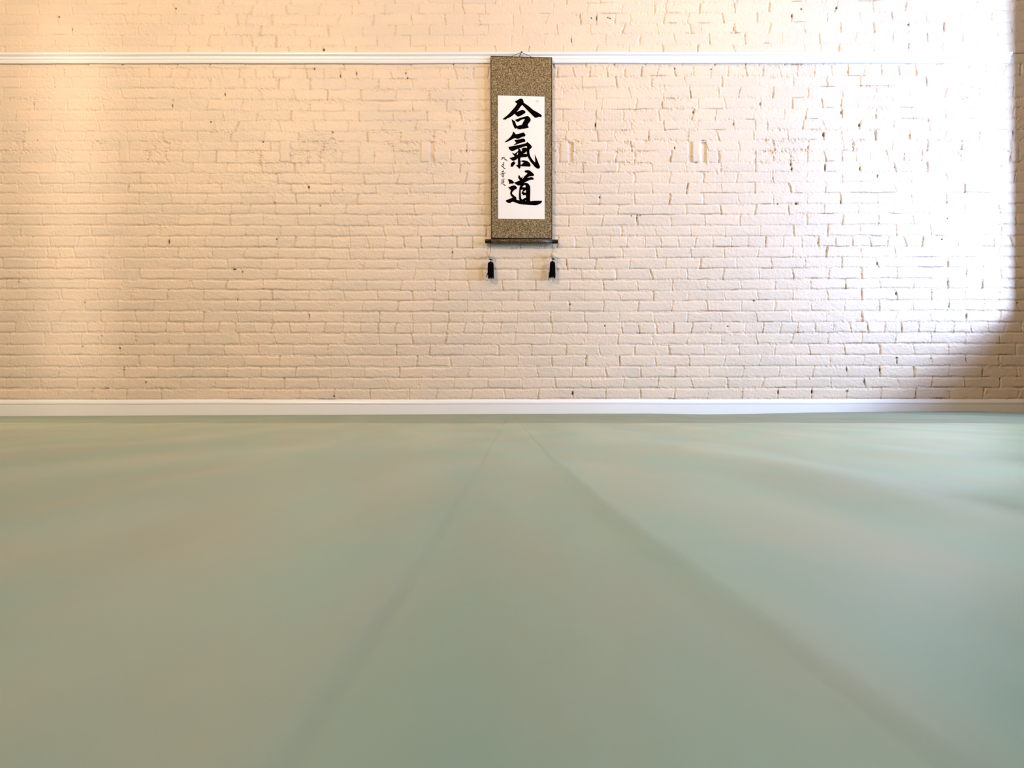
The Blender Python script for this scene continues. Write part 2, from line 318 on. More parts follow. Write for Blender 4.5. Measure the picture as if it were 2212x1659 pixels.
# thin unpainted cracks in some joints, and holes
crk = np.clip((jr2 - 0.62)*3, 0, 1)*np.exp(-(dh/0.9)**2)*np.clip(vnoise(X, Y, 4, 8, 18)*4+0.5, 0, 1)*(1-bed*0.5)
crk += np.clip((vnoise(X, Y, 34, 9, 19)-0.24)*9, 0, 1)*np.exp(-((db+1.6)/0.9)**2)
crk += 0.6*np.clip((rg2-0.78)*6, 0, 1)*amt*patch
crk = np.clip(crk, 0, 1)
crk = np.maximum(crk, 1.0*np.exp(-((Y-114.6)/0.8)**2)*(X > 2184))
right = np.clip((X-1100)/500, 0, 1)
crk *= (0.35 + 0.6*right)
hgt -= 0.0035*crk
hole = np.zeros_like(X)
def T(k, x, y, y0, rx=1.5, ry=1.8): return (k*550+x/3.95, y0+y/3.95, rx, ry)
HOLES = [T(1,590,425,0,2.6,3),T(2,840,148,0,2.4,1.3),T(2,858,156,0,2.4,1.3),T(2,745,150,0,1.0,6),T(2,700,152,0),T(3,320,75,0,2.2,2.4),T(3,622,65,0,1.8,3.5),T(3,240,135,0,1.6,4),T(3,1235,207,0,2,2),
T(0,502,143,0,2.4,1.8),T(0,1500,73,0),T(0,620,255,0,1.0,4),T(0,1920,805,0,1.2,3.2),T(1,510,585,0,1.6,2.2),T(1,731,645,0,1.0,4),T(1,870,625,0,1.2,3.6),T(1,1305,665,0,1.8,2),T(1,1290,622,0),T(2,1413,585,0),T(2,1722,590,0),T(2,1918,245,0,0.9,5),T(2,530,340,0,0.9,6),T(2,1040,650,0,0.8,0.8),
T(0,1470,110,200,1.4,2.6),T(0,286,97,200,1,2.6),T(0,1797,250,200),T(0,318,407,200,1.2,1.2),T(0,140,205,200,1.3,1.3),T(0,1100,803,200,1.6,2.2),T(1,72,420,200,1.8,1.8),T(1,665,337,200),T(1,460,805,200,1.8,3.4),T(1,683,840,200,1.1,1.1),T(1,1807,493,200,1.2,1.8),T(1,180,692,200),T(2,1570,165,200,1.8,3.4),T(2,735,275,200,1.4,5.2),T(2,1410,473,200,1.4,3),T(2,2141,95,200,1.4,4),T(2,1912,268,200,1.2,4),T(3,230,612,200,2.2,3.4),T(3,240,650,200,2,3),T(3,522,640,200,1.2,8),T(3,968,712,200,1.4,5),T(3,2130,342,200,1.3,6),T(3,820,650,200,1.4,5),T(3,508,360,200,2.2,6),T(3,815,275,200,2.4,4),T(3,660,170,200,2,5),
T(2,1655,408,200,5,0.9),T(2,1590,595,200,5,0.9),T(0,1443,485,400,1.6,5),T(0,155,822,400,1.4,2.6),T(0,2068,740,400,1.6,2),T(0,2000,718,400,4,1.6),T(1,170,150,400),T(1,558,174,400,2,1.5),T(1,186,460,400),T(1,1688,572,400,1.8,2),T(1,460,14,400,1.6,2.6),T(2,772,102,400,1.6,2.4),T(2,1043,260,400,1.4,1.8),T(2,1118,257,400,1.6,1.4),T(2,1090,275,400,1.3,1.3),T(3,277,156,400,3.4,2.8),T(3,655,145,400,1,4.5),T(3,118,158,400,1.1,2),T(3,968,670,400,1.2,4),T(3,1132,925,400,1.6,4),T(3,1565,285,400,1,2),T(3,1518,462,400,2.4,1.4),
T(0,718,92,630,1.4,1.4),T(0,2025,68,630,1,3.6),T(0,1020,483,630,2.2,2),T(0,1057,668,630,1.4,2),T(0,1243,775,630,1.4,2.6),T(0,865,378,630,1.6,1.4),T(0,700,468,630,2,1.4),T(0,910,823,630,5,0.8),T(1,466,210,630,1,4),T(1,675,893,630,2.4,1.6),T(2,541,868,630,2.4,4.6),T(2,815,292,630),T(2,518,108,630,1,2.6),T(2,2087,78,630,2,1.6),T(2,1862,297,630),T(2,652,570,630,1.2,1.6),
T(3,1136,565,630,2.4,1.8),T(3,1138,600,630,0.9,5),T(3,1425,570,630,1.2,3),T(3,2018,747,630,2,2.4),T(3,2168,94,630,1.5,2),T(3,410,855,630,1.8,4.5),T(3,712,847,630,1.5,2.8),T(3,992,667,630,1.8,3),T(3,705,665,630,1.4,5),T(3,1870,685,630,0.9,11),T(3,1583,115,630,0.9,8),T(3,1500,908,630,14,0.8),T(3,1880,845,630,1,4.5),T(3,860,765,630,0.8,10),T(3,123,860,630,1,6),T(3,390,745,630,0.8,3),T(3,930,440,630,22,0.8),T(3,1728,208,630,1,8),T(3,1298,865,630,0.9,8)]
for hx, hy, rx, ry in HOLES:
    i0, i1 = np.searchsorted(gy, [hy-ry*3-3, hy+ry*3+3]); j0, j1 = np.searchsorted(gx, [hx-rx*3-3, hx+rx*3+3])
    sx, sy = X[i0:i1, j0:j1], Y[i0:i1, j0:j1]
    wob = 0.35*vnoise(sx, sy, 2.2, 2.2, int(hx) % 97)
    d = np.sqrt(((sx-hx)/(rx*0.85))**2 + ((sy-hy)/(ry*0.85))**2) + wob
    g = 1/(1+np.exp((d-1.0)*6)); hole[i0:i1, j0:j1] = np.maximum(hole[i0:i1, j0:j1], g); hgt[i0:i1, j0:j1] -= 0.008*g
# scratches running down the paint right of the scroll
for sxp in range(1303, 1365, 6):
    hgt -= 0.0009*np.exp(-((X-sxp-random.uniform(-1, 1))/0.8)**2)*((Y > 210+random.uniform(0, 10)) & (Y < 262+random.uniform(0, 30)))
P = np.stack([WX(X), D - hgt, WZ(Y)], -1)
me = grid_mesh('wall_back', P)
ca = me.color_attributes.new('wear_hole_shade', 'FLOAT_COLOR', 'POINT')
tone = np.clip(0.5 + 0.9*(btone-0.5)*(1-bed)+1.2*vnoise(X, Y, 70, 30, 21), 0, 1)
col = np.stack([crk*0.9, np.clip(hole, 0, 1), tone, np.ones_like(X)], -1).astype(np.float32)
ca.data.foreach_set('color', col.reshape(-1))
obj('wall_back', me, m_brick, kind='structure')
del X, Y, Xw, Yw, P, col, dh, db, idx

# ------------------------------------------------------------------ rest of the room shell
ztop = WZ(-255)
box('floor', m_boards, XL, XR, YF, D+0.1, ZF-0.1, ZF, kind='structure')
box('ceiling', m_ceil, XL-0.3, XR+0.3, YF-0.3, D+0.3, ZC, ZC+0.1, kind='structure')
box('wall_left', m_plaster, XL-0.2, XL, YF, D+0.2, ZF-0.1, ZC, kind='structure')
box('wall_front', m_plaster, XL-0.2, XR+0.3, YF-0.2, YF, ZF-0.1, ZC, kind='structure')
bm = bmesh.new()
bx(bm, XL, XR+0.3, D+0.025, D+0.2, ZF-0.1, ZC)                                 # brickwork core behind the painted face
from_bm('wall_back', bm, m_plaster, kind='structure')
box('wall_back', m_brick, XL, XR, D, D+0.03, ztop, ZC, kind='structure')
box('wall_back', m_brick, XL, WX(XMIN), D, D+0.03, ZF-0.1, ztop, kind='structure')
wy0, wy1, wz0, wz1 = D-3.0, D-0.25, 0.75, 3.2
bm = bmesh.new()
bx(bm, XR, XR+0.25, YF, wy0, ZF-0.1, ZC); bx(bm, XR, XR+0.25, wy1, D+0.05, ZF-0.1, ZC)
bx(bm, XR, XR+0.25, wy0, wy1, ZF-0.1, wz0); bx(bm, XR, XR+0.25, wy0, wy1, wz1, ZC)
from_bm('wall_right', bm, m_brown, kind='structure')
bm = bmesh.new()
for a in ((wy0, wy0+0.04, wz0, wz1), (wy1-0.04, wy1, wz0, wz1), (wy0, wy1, wz0, wz0+0.04), (wy0, wy1, wz1-0.04, wz1)):
    bx(bm, XR+0.16, XR+0.21, *a)
from_bm('window_1', bm, m_white, kind='structure')

# ------------------------------------------------------------------ picture rail and skirting
def moulding(name, prof, xa, za, xb, zb, slant=0.0):      # prof: (z offset from the bottom, depth out of the wall)
    bm = bmesh.new(); A = []; Bq = []
    pr = [(prof[0][0], 0.0)] + prof + [(prof[-1][0], 0.0)]
    hmax = prof[-1][0]
    n = 60; rings = []
    for i in range(n+1):
        t = i/n; ring = []
        for (z, d) in pr:
            xx = xa + (xb-xa)*t + (slant*(z/hmax-0.5) if i == n else 0)
            ring.append(bm.verts.new((xx, D-d+0.004, za+(zb-za)*t+z+0.0007*math.sin(t*23)+0.0005*math.sin(t*57+2))))
        rings.append(ring)
    for a, c in zip(rings, rings[1:]):
        for k in range(len(pr)-1): bm.faces.new((a[k], a[k+1], c[k+1], c[k]))
        bm.faces.new((a[-1], a[0], c[0], c[-1]))
    bm.faces.new(rings[0]); bm.faces.new(rings[-1])
    return from_bm(name, bm, m_white, kind='structure')
px = 1/PXM
rail = [(0,.017),(4.6*px,.020),(5.6*px,.017),(6.2*px,.013),(7.0*px,.013),(7.6*px,.017),(9.2*px,.020),(11.2*px,.020),(12.2*px,.016),(13*px,.0125),(14.2*px,.0125),(15*px,.016),(15.8*px,.021),(17.6*px,.026),(20*px,.027),(21.6*px,.025),(22.4*px,.019)]
moulding('trim_1', rail, WX(-400), WZ(138.4), WX(2181), WZ(137.0), 0.013)
skb = [(0,.016),(0.092+0.0,.016),(0.094,.0135),(0.096,.0135),(0.0975,.016),(0.104,.0165),(0.112,.0155),(0.118,.0120),(0.1235,.006)]
z0 = ZF
top = WZ(863.0) - z0; base = WZ(874.0) - z0
skb = [(0,.017),(base-.002,.017),(base,.0145),(base+.002,.0145),(base+.0035,.018),(base+.011,.0185),(base+.017,.0165),(base+.024,.0125),(top,.005)]
moulding('baseboard_back', skb, WX(XMIN), z0-0.001, XR, z0+0.0015)

# ------------------------------------------------------------------ mats
def smooth_i(y, a, b_):
    q = np.polynomial.polynomial.Polynomial.fit(np.log(a), b_, 4)
    return q(np.log(np.clip(y, a[0], a[-1])))
def sL(y): return smooth_i(y, [0.05,.1,.3,.55,1.35,4.8], [-.038,-.037,-.035,-.032,-.0285,-.020])
def sR(y): return smooth_i(y, [0.05,.1,.18,.32,.65,1.35,3,4.8], [.074,.070,.063,.052,.044,.035,.022,.015])
def und(x, y):
    e = 0.0
    for c, a, s in ((0.215,.0030,.035),(0.335,-.0020,.05),(0.49,.0042,.06),(0.80,.004,.10),(1.3,.005,.16),(2.1,.006,.25),(-0.225,.0032,.045),(-0.36,-.0018,.06),(-0.52,.0038,.07),(-0.95,.004,.12),(-1.6,.005,.2)):
        cc = c + 0.03*abs(c)*np.sin(1.7*y + 5*c) ; e = e + a*np.exp(-((x-cc)/s)**2)*(0.75+0.35*np.sin(2.3*y+9*c))
    e = e + 0.0018*np.sin(7*x+1.3*np.sin(1.9*y))*np.sin(1.1*y+2*x)*np.clip(np.abs(x)*5, 0, 1)
    e = e + 0.0009*np.sin(21*x+2*np.sin(3.1*y)+1)*np.clip(np.abs(x)*6, 0, 1)
    e = e + 0.0007*np.sin(5.1*y+8*x)*np.sin(9.3*y-11*x+1)
    st = np.clip((y-1.1)/1.2, 0, 1); e = e*2.5*(1-0.88*st*st*(3-2*st))
    # the narrow strip rises to the right; its neighbours fall away from the right seam and towards the left seam
    l, r = sL(y), sR(y)
    near_ = 1/(1+np.exp((y-0.72)/0.010)); far_ = 1/(1+np.exp((y-0.95)/0.15))
    t_ = np.clip((x-l)/(r-l), 0, 1)
    strip = (0.0008*t_ + 0.0026*t_**5 + 0.0026*t_*near_) - 0.0010*(1-t_)**5
    rt = (0.0034 + 0.0026*near_)*np.exp(-np.maximum(x-r, 0)/0.11)
    lt = -0.0010*np.exp(-np.maximum(l-x, 0)/0.014)
    e = e + np.where(x < l, lt, np.where(x > r, rt, strip)) * (0.35+0.65*far_)
    e = e + 0.0016*(near_-0.5)*(x > l)*(x < r)*-1.0*np.minimum(np.minimum(x-l, r-x)/0.01, 1)
    e = e*np.clip(y/0.3, 0.25, 1)
    zw = np.interp(x*PXM+1106, [-400,0,350,700,1100,1400,1520,1620,1750,1950,2100,2170,2230], [900,899,897.5,896,894,893.3,895,894,891,889,888,891,894])
    t = np.clip((y-2.6)/(D-0.02-2.6), 0, 1)**1.3
    return e*(1-t) + (H-(zw-HOR)/PXM)*t
def mat_piece(name, fa, fb, y0, y1, m, label, bias, group=None):
    ys = np.concatenate([np.linspace(y0, 0.05, 24)[:-1], 0.05*(y1/0.05)**np.linspace(0, 1, 260)]) if y0 < 0.05 else np.linspace(y0, y1, 170)
    n = 260; t = np.linspace(0, 1, n)
    if bias == 'l': t = 1-(np.exp(5*(1-t))-1)/(np.exp(5)-1)       # dense at the right-hand edge
    if bias == 'r': t = (np.exp(5*t)-1)/(np.exp(5)-1)
    a, c = fa(ys)[:, None], fb(ys)[:, None]
    Xg = a + (c-a)*t[None, :]; Yg = np.repeat(ys[:, None], n, 1)
    Z = und(Xg, Yg)
    edge = np.minimum(np.minimum(Xg-a, c-Xg), np.minimum(Yg-y0, y1-Yg)+0.0005)
    Z = Z - 0.0004*np.exp(-edge/0.0010)
    Pm = np.stack([Xg, Yg, Z], -1)
    def ring(Q, zc): 
        Q = Q.copy(); Q[..., 2] = zc; return Q
    Pm = np.concatenate([ring(Pm[:1], ZF), Pm, ring(Pm[-1:], ZF)], 0)
    Pm = np.concatenate([ring(Pm[:, :1], ZF), Pm, ring(Pm[:, -1:], ZF)], 1)
    o = obj(name, grid_mesh(name, Pm), m); o['label'] = label; o['category'] = 'mat'
    if group: o['group'] = group
    return o
g = 0.00015; YS = 2.47
wl = lambda y: np.full_like(np.asarray(y, float), XL+0.02); wr = lambda y: np.full_like(np.asarray(y, float), XR-0.02)
mat_piece('practice_mat', wl, lambda y: sL(y)-g, -0.9, YS-g, m_mat, 'wide sage green floor mat filling the left foreground, left of the narrow strip', 'l')
mat_piece('practice_mat', lambda y: sL(y)+g, lambda y: sR(y)-g, -0.9, YS-g, m_mat, 'narrow sage green mat strip between two seams running towards the scroll, front half', '')
mat_piece('practice_mat', lambda y: sR(y)+g, wr, -0.9, YS-g, m_mat, 'wide pale green floor mat filling the right foreground, catching bluish window light', 'r')
mat_piece('practice_mat', wl, lambda y: sL(y)-g, YS+g, D-0.014, m_mat2, 'darker olive green mat at the foot of the brick wall, left of the scroll', 'l')
mat_piece('practice_mat', lambda y: sL(y)+g, lambda y: sR(y)-g, YS+g, D-0.014, m_mat2, 'far end of the narrow mat strip at the baseboard below the scroll', '')
mat_piece('practice_mat', lambda y: sR(y)+g, wr, YS+g, D-0.014, m_mat2, 'darker green mat at the foot of the brick wall, right of the scroll', 'r')

# ------------------------------------------------------------------ hanging scroll
YM = D - 0.031                                       # plane of the scroll sheet
root = bpy.data.objects.new('hanging_scroll', None); C.objects.link(root)
root.location = (WX(1126), D-0.01, WZ(603)); root['category'] = 'scroll'
root['label'] = 'olive brocade hanging scroll with black brush calligraphy, hung from the white rail'
bpy.context.view_layer.update()
def child(o, p):
    o.parent = p; o.matrix_parent_inverse = p.matrix_world.inverted(); bpy.context.view_layer.update(); return o
TL, TR, BR, BL = (1060.6,126.4), (1191.6,129.6), (1191.8,519.5), (1061.6,518.5)
def bil(u, v):       # u across, v down
    x = (TL[0]*(1-u)+TR[0]*u)*(1-v) + (BL[0]*(1-u)+BR[0]*u)*v; y = (TL[1]*(1-u)+TR[1]*u)*(1-v) + (BL[1]*(1-u)+BR[1]*u)*v
    return x, y
def bow(u, v): return 0.0022*math.sin(v*math.pi)*math.sin(u*math.pi) + 0.0010*math.sin(v*9+u*2)
def sheet(u0, u1, v0, v1, off, thick, nu=24, nv=60):
    bm = bmesh.new(); F = []; K = []
    for j in range(nv+1):
        f = []; k = []
        for i in range(nu+1):
            u = u0+(u1-u0)*i/nu; v = v0+(v1-v0)*j/nv; x, y = bil(u, v); yy = YM - bow(u, v) - off
            f.append(bm.verts.new((WX(x), yy, WZ(y)))); k.append(bm.verts.new((WX(x), yy+thick, WZ(y))))
        F.append(f); K.append(k)
    for j in range(nv):
        for i in range(nu):
            bm.faces.new((F[j][i], F[j][i+1], F[j+1][i+1], F[j+1][i])); bm.faces.new((K[j][i], K[j+1][i], K[j+1][i+1], K[j][i+1]))
    for j in range(nv):
        bm.faces.new((F[j][0], F[j+1][0], K[j+1][0], K[j][0])); bm.faces.new((F[j][-1], K[j][-1], K[j+1][-1], F[j+1][-1]))
    for i in range(nu):
        bm.faces.new((F[0][i], K[0][i], K[0][i+1], F[0][i+1])); bm.faces.new((F[-1][i], F[-1][i+1], K[-1][i+1], K[-1][i]))
    return bm
mount = child(from_bm('mount', sheet(0, 1, 0, 1, 0, 0.0015), m_fab, smooth=False), root)
def uv(x, y):
    v = (y-126.4)/(519-126.4)
    for _ in range(6):
        xl = TL[0]*(1-v)+BL[0]*v; xr = TR[0]*(1-v)+BR[0]*v; u = (x-xl)/(xr-xl)
        yt = TL[1]*(1-u)+TR[1]*u; yb = BL[1]*(1-u)+BR[1]*u; v = (y-yt)/(yb-yt)
    return u, v
for a, c in ((-0.004, 0.0055), (0.9935, 1.004)):
    o = child(from_bm('edge_binding', sheet(a, c, 0, 1, 0.0006, 0.0025, 2, 60), m_bind), mount); o['label'] = 'thin dark side binding'
o = child(from_bm('top_rod', sheet(-0.003, 1.003, -0.001, 0.0016, 0.002, 0.009, 12, 2), m_bind), root); o['label'] = 'dark slim top rod'
ua, va = uv(1075.6, 210.8); ub, vb = uv(1176.3, 476.2)
child(from_bm('paper_border', sheet(ua-0.0040, ub+0.0040, va-0.0015, vb+0.0015, 0.0006, 0.0006), m_bind), mount)
paper = child(from_bm('paper', sheet(ua, ub, va, vb, 0.0010, 0.0006), m_paper), root); paper['label'] = 'white paper panel'
# --- brush writing: closed outlines laid on the paper
def cat(pts, closed=True, n=3):
    out = []; m = len(pts)
    for i in range(m):
        p0, p1, p2, p3 = (np.array(pts[(i+k) % m], float) for k in (-1, 0, 1, 2))
        a = (p1-p0); b_ = (p2-p1); ca_ = np.dot(a, b_)/(np.linalg.norm(a)*np.linalg.norm(b_)+1e-9)
        for k in range(n):
            t = k/n; q = 0.5*((2*p1)+(-p0+p2)*t*0.8+(2*p0-5*p1+4*p2-p3)*t*t*0+(0)*t)
            h00, h10, h01, h11 = 2*t**3-3*t**2+1, t**3-2*t**2+t, -2*t**3+3*t**2, t**3-t**2
            q = h00*p1 + h10*(p2-p0)*0.32 + h01*p2 + h11*(p3-p1)*0.32
            out.append(q)
    return out
def ink(name, loops, x0, y0, sc, m, parent, label, smooth=3, thick=0.0003):
    cu = bpy.data.curves.new(name, 'CURVE'); cu.dimensions = '2D'; cu.fill_mode = 'BOTH'; cu.extrude = thick
    for lp in loops:
        pts = cat(lp, n=smooth) if smooth > 1 else lp
        s = cu.splines.new('POLY'); s.points.add(len(pts)-1); s.use_cyclic_u = True
        for i, p in enumerate(pts): s.points[i].co = (WX(x0+p[0]/sc), WZ(y0+p[1]/sc), 0, 1)
    t = bpy.data.objects.new('tmp', cu); C.objects.link(t); dg = bpy.context.evaluated_depsgraph_get()
    me = bpy.data.meshes.new_from_object(t.evaluated_get(dg)); bpy.data.objects.remove(t)
    for v in me.vertices:
        x, z, e = v.co; u_, v_ = uv(x*PXM+1106, HOR-(z-H)*PXM)
        v.co = (x, YM - bow(u_, v_) - 0.0010 - 0.0012 - e, z)
    me.materials.clear()
    o = child(obj(name, me, m), parent); o['label'] = label; return o
P1 = [[(800,355),(830,340),(940,275),(985,262),(1020,272),(1060,320),(1070,370),(1075,400),(1150,450),(1250,520),(1330,590),(1410,650),(1500,695),(1600,760),(1660,810),(1645,850),(1620,862),(1550,855),(1510,875),(1450,882),(1400,850),(1300,750),(1180,630),(1100,545),(1045,490),(1020,475),(980,515),(930,585),(895,640),(860,675),(850,690),(890,680),(950,655),(1030,628),(1065,635),(1110,665),(1130,700),(1120,730),(1060,770),(1000,805),(930,838),(890,848),(850,825),(810,790),(780,755),(740,790),(680,835),(610,875),(540,905),(460,960),(455,945),(480,915),(455,930),(420,940),(395,928),(450,880),(540,810),(620,730),(700,640),(780,550),(830,480),(858,430),(830,405),(800,370)],
[(680,935),(710,950),(770,985),(795,1010),(810,1060),(850,1150),(920,1135),(1010,1112),(1030,1080),(1060,1020),(1100,950),(1118,925),(1050,932),(980,960),(920,1000),(885,1022),(850,1010),(795,960),(810,945),(870,925),(960,890),(1050,862),(1140,840),(1190,828),(1225,840),(1280,895),(1297,950),(1285,1000),(1240,1050),(1200,1115),(1205,1140),(1235,1185),(1225,1210),(1190,1215),(1120,1230),(1075,1242),(1020,1240),(960,1262),(900,1255),(860,1230),(840,1215),(800,1240),(775,1215),(740,1140),(705,1040),(688,970)]]
P2 = [[(725,120),(760,145),(800,190),(820,212),(870,205),(960,185),(1060,155),(1095,180),(1125,220),(1130,250),(1100,285),(1050,290),(980,320),(900,358),(855,362),(800,332),(740,355),(660,395),(580,435),(500,465),(455,465),(520,410),(600,345),(670,270),(710,200),(725,165)],
[(780,395),(840,385),(870,385),(960,370),(1070,350),(1110,380),(1128,415),(1110,455),(1040,475),(950,500),(860,535),(800,555),(745,560),(790,525),(830,490),(800,450)],
[(575,635),(600,620),(700,600),(850,570),(1000,540),(1150,500),(1185,460),(1230,495),(1290,545),(1335,610),(1325,650),(1300,680),(1270,690),(1255,750),(1260,830),(1280,910),(1330,1000),(1380,1065),(1440,1125),(1445,1060),(1440,960),(1435,860),(1450,900),(1490,990),(1520,1060),(1550,1140),(1580,1210),(1600,1265),(1590,1305),(1555,1328),(1500,1318),(1430,1265),(1360,1180),(1300,1110),(1250,1030),(1210,950),(1195,925),(1180,945),(1150,950),(1060,955),(985,965),(965,985),(965,1070),(1060,1055),(1140,1065),(1210,1095),(1270,1150),(1295,1215),(1285,1250),(1260,1262),(1180,1255),(1050,1250),(1000,1245),(970,1235),(970,1270),(960,1310),(930,1328),(900,1300),(860,1250),(820,1235),(850,1210),(885,1200),(885,1100),(885,990),(850,1020),(800,1050),(740,1070),(700,1060),(650,1015),(615,985),(680,965),(780,930),(740,880),(700,805),(740,825),(780,845),(830,800),(890,760),(895,680),(830,705),(760,740),(690,755),(640,730),(600,680)],
[(930,665),(975,655),(1060,620),(1175,600),(1170,670),(1140,650),(1080,645),(1020,670),(985,698),(1020,690),(1025,705),(1005,760),(990,765),(970,715)],
[(1170,765),(1170,865),(1120,845),(1050,860),(1110,815)],[(890,800),(885,850),(870,885),(850,880),(850,850),(865,815)],[(972,1092),(1010,1100),(1070,1125),(1050,1150),(978,1205)],
[(770,1085),(775,1120),(780,1135),(825,1125),(790,1165),(760,1210),(720,1255),(695,1270),(660,1255),(650,1220),(660,1170),(690,1125),(740,1095)]]
P3 = [[(930,180),(950,155),(1015,140),(1080,160),(1140,205),(1185,255),(1190,275),(1170,300),(1120,308),(1060,318),(1000,348),(1040,345),(1110,333),(1150,340),(1185,380),(1165,402),(1100,405),(1010,440),(950,475),(910,495),(960,490),(1010,500),(1055,540),(1085,600),(1088,700),(1085,800),(1085,985),(1160,985),(1280,980),(1405,982),(1400,1020),(1370,1050),(1290,1090),(1230,1103),(1100,1097),(900,1082),(790,1065),(700,1035),(620,1005),(580,1010),(550,1035),(510,1045),(450,1020),(415,978),(440,960),(510,935),(600,895),(600,885),(560,840),(538,780),(545,730),(558,695),(520,655),(490,615),(490,603),(530,600),(575,575),(640,560),(690,575),(720,620),(710,655),(660,680),(610,725),(590,765),(600,800),(650,845),(700,885),(710,920),(705,945),(740,958),(795,970),(780,930),(778,850),(785,700),(795,620),(815,560),(770,563),(720,545),(680,515),(650,492),(635,495),(600,512),(540,510),(500,520),(510,480),(480,410),(475,388),(530,392),(590,420),(630,455),(645,485),(700,465),(760,440),(800,420),(765,370),(762,310),(775,275),(800,300),(835,355),(885,318),(870,350),(870,385),(890,370),(930,310),(980,265),(1008,235),(990,215),(950,200)],
[(870,610),(905,565),(935,548),(960,555),(960,612),(920,615)],
[(828,690),(893,678),(862,735),(850,775),(862,795),(890,805),(875,835),(935,825),(970,830),(972,895),(930,905),(890,940),(865,945),(840,910),(832,850),(828,780)],
[(900,735),(955,690),(970,695),(968,755),(950,762),(920,748)],[(955,970),(970,972),(968,990),(955,988)]]
ink('calligraphy_character', P1, 1060, 200, 15.08, m_ink, paper, 'topmost large brushed character')
ink('calligraphy_character', P2, 1060, 280, 15.08, m_ink, paper, 'middle large brushed character')
ink('calligraphy_character', P3, 1060, 360, 12.762, m_ink, paper, 'lowest large brushed character')
def ribbon(pts, wd):
    L, Rr = [], []; n = len(pts)
    for i, p in enumerate(pts):
        a = np.array(pts[max(i-1, 0)], float); c = np.array(pts[min(i+1, n-1)], float); d = c-a; d /= np.linalg.norm(d)+1e-9
        nrm = np.array([-d[1], d[0]]); ww = wd*(0.5 if 0 < i < n-1 else 0.34)
        L.append(tuple(np.array(p)+nrm*ww)); Rr.append(tuple(np.array(p)-nrm*ww))
    return L + Rr[::-1]
SIG = [([(345,268),(345,305),(310,350),(272,388)],26),([(278,298),(340,300),(408,268),(398,325),(425,372),(485,395),(542,428)],26),([(458,332),(482,385)],18),
([(345,500),(400,530),(385,565),(310,620)],26),([(318,590),(392,600),(380,668),(330,650)],20),([(268,640),(345,710),(425,785),(468,782)],30),
([(350,838),(362,890),(300,962)],24),([(298,912),(372,902),(372,950)],20),([(212,1042),(330,992),(472,975)],24),([(305,958),(330,990)],16),([(300,1052),(310,1120),(345,1155),(380,1150)],22),([(305,1050),(360,1025),(388,1045),(378,1150)],24),([(340,1080),(345,1120)],14),
([(268,1272),(302,1248)],20),([(262,1335),(302,1308)],20),([(255,1415),(312,1350)],20),([(245,1482),(310,1440),(345,1400)],18),([(325,1268),(412,1238)],30),([(340,1285),(335,1405)],20),([(392,1280),(390,1410)],24),([(340,1340),(390,1340)],18),([(338,1400),(390,1402)],20),([(358,1458),(400,1500),(462,1552)],34)]
for i, (a, c, nm) in enumerate(((0,3,'topmost'),(3,6,'second'),(6,13,'third'),(13,23,'lowest'))):
    for lp_i, (pts, wd) in enumerate(SIG[a:c]): pass
    bmj = None; objs = []
    # each small signature character is one mesh made of its strokes
    meshes = []
    for k, (pts, wd) in enumerate(SIG[a:c]):
        o = ink('signature_character', [ribbon(pts, wd)], 1070, 330, 20.75, m_ink, paper, nm+' small signature character', 1, 0.0002+0.00002*k)
        meshes.append(o)
    bm = bmesh.new()
    for o in meshes: bm.from_mesh(o.data)
    me = bpy.data.meshes.new('signature_character'); bm.to_mesh(me); bm.free(); me.materials.clear(); me.materials.append(m_ink)
    for f in me.polygons: f.material_index = 0
    meshes[0].data = me
    for o in meshes[1:]: bpy.data.objects.remove(o)
ink('seal', [[(1475,315),(1500,308),(1520,320),(1552,325),(1550,350),(1556,382),(1520,380),(1478,382),(1484,350)],[(1500,335),(1515,332),(1518,350),(1503,352)]], 1060, 200, 15.08, m_seal, paper, 'faint pink seal stamp', 1)
# roller with lacquered ends
rz = WZ(523.6); ry = YM + 0.004; rr = 5.25*px
bm = bmesh.new(); lathe(bm, [(rr, WX(1061.4)), (rr, WX(1100)), (rr, WX(1150)), (rr, WX(1192.0))], 0, ry, rz, 'X', 28)
m_fab2 = m_fab.copy(); m_fab2.name = 'dark_brocade'
bb = m_fab2.node_tree.nodes['Principled BSDF']; lk = bb.inputs['Base Color'].links[0].from_socket
m_fab2.node_tree.links.new(mix(m_fab2.node_tree, 1.0, lk, (0.36, 0.34, 0.36), 'MULTIPLY'), bb.inputs['Base Color']); bb.inputs['Roughness'].default_value = 0.32
rol = child(from_bm('roller', bm, m_fab2, smooth=True), root); rol['label'] = 'dark brocade covered bottom roller'
o = child(from_bm('edge_binding', sheet(0, 1, 0.9935, 1.0, 0.0008, 0.0025, 24, 2), m_bind), mount); o['label'] = 'thin dark binding above the roller'
for a, c, s in ((1048.2, 1061.6, -0.3), (1191.8, 1204.8, 0.3)):
    bm = bmesh.new(); r = 4.4*px
    x0, x1 = WX(a), WX(c)
    lathe(bm, [(r*0.85, x0), (r, x0+0.0015), (r, x1-0.0015), (r*0.9, x1)], 0, ry, rz-s*px, 'X', 24)
    for k in range(3):
        xx = x0 + (x1-x0)*(0.25+0.25*k); lathe(bm, [(r, xx-.0012), (r*1.05, xx), (r, xx+.0012)], 0, ry, rz-s*px, 'X', 24)
    e = child(from_bm('roller_knob', bm, m_knob, smooth=True), rol); e['label'] = 'black lacquered roller end'
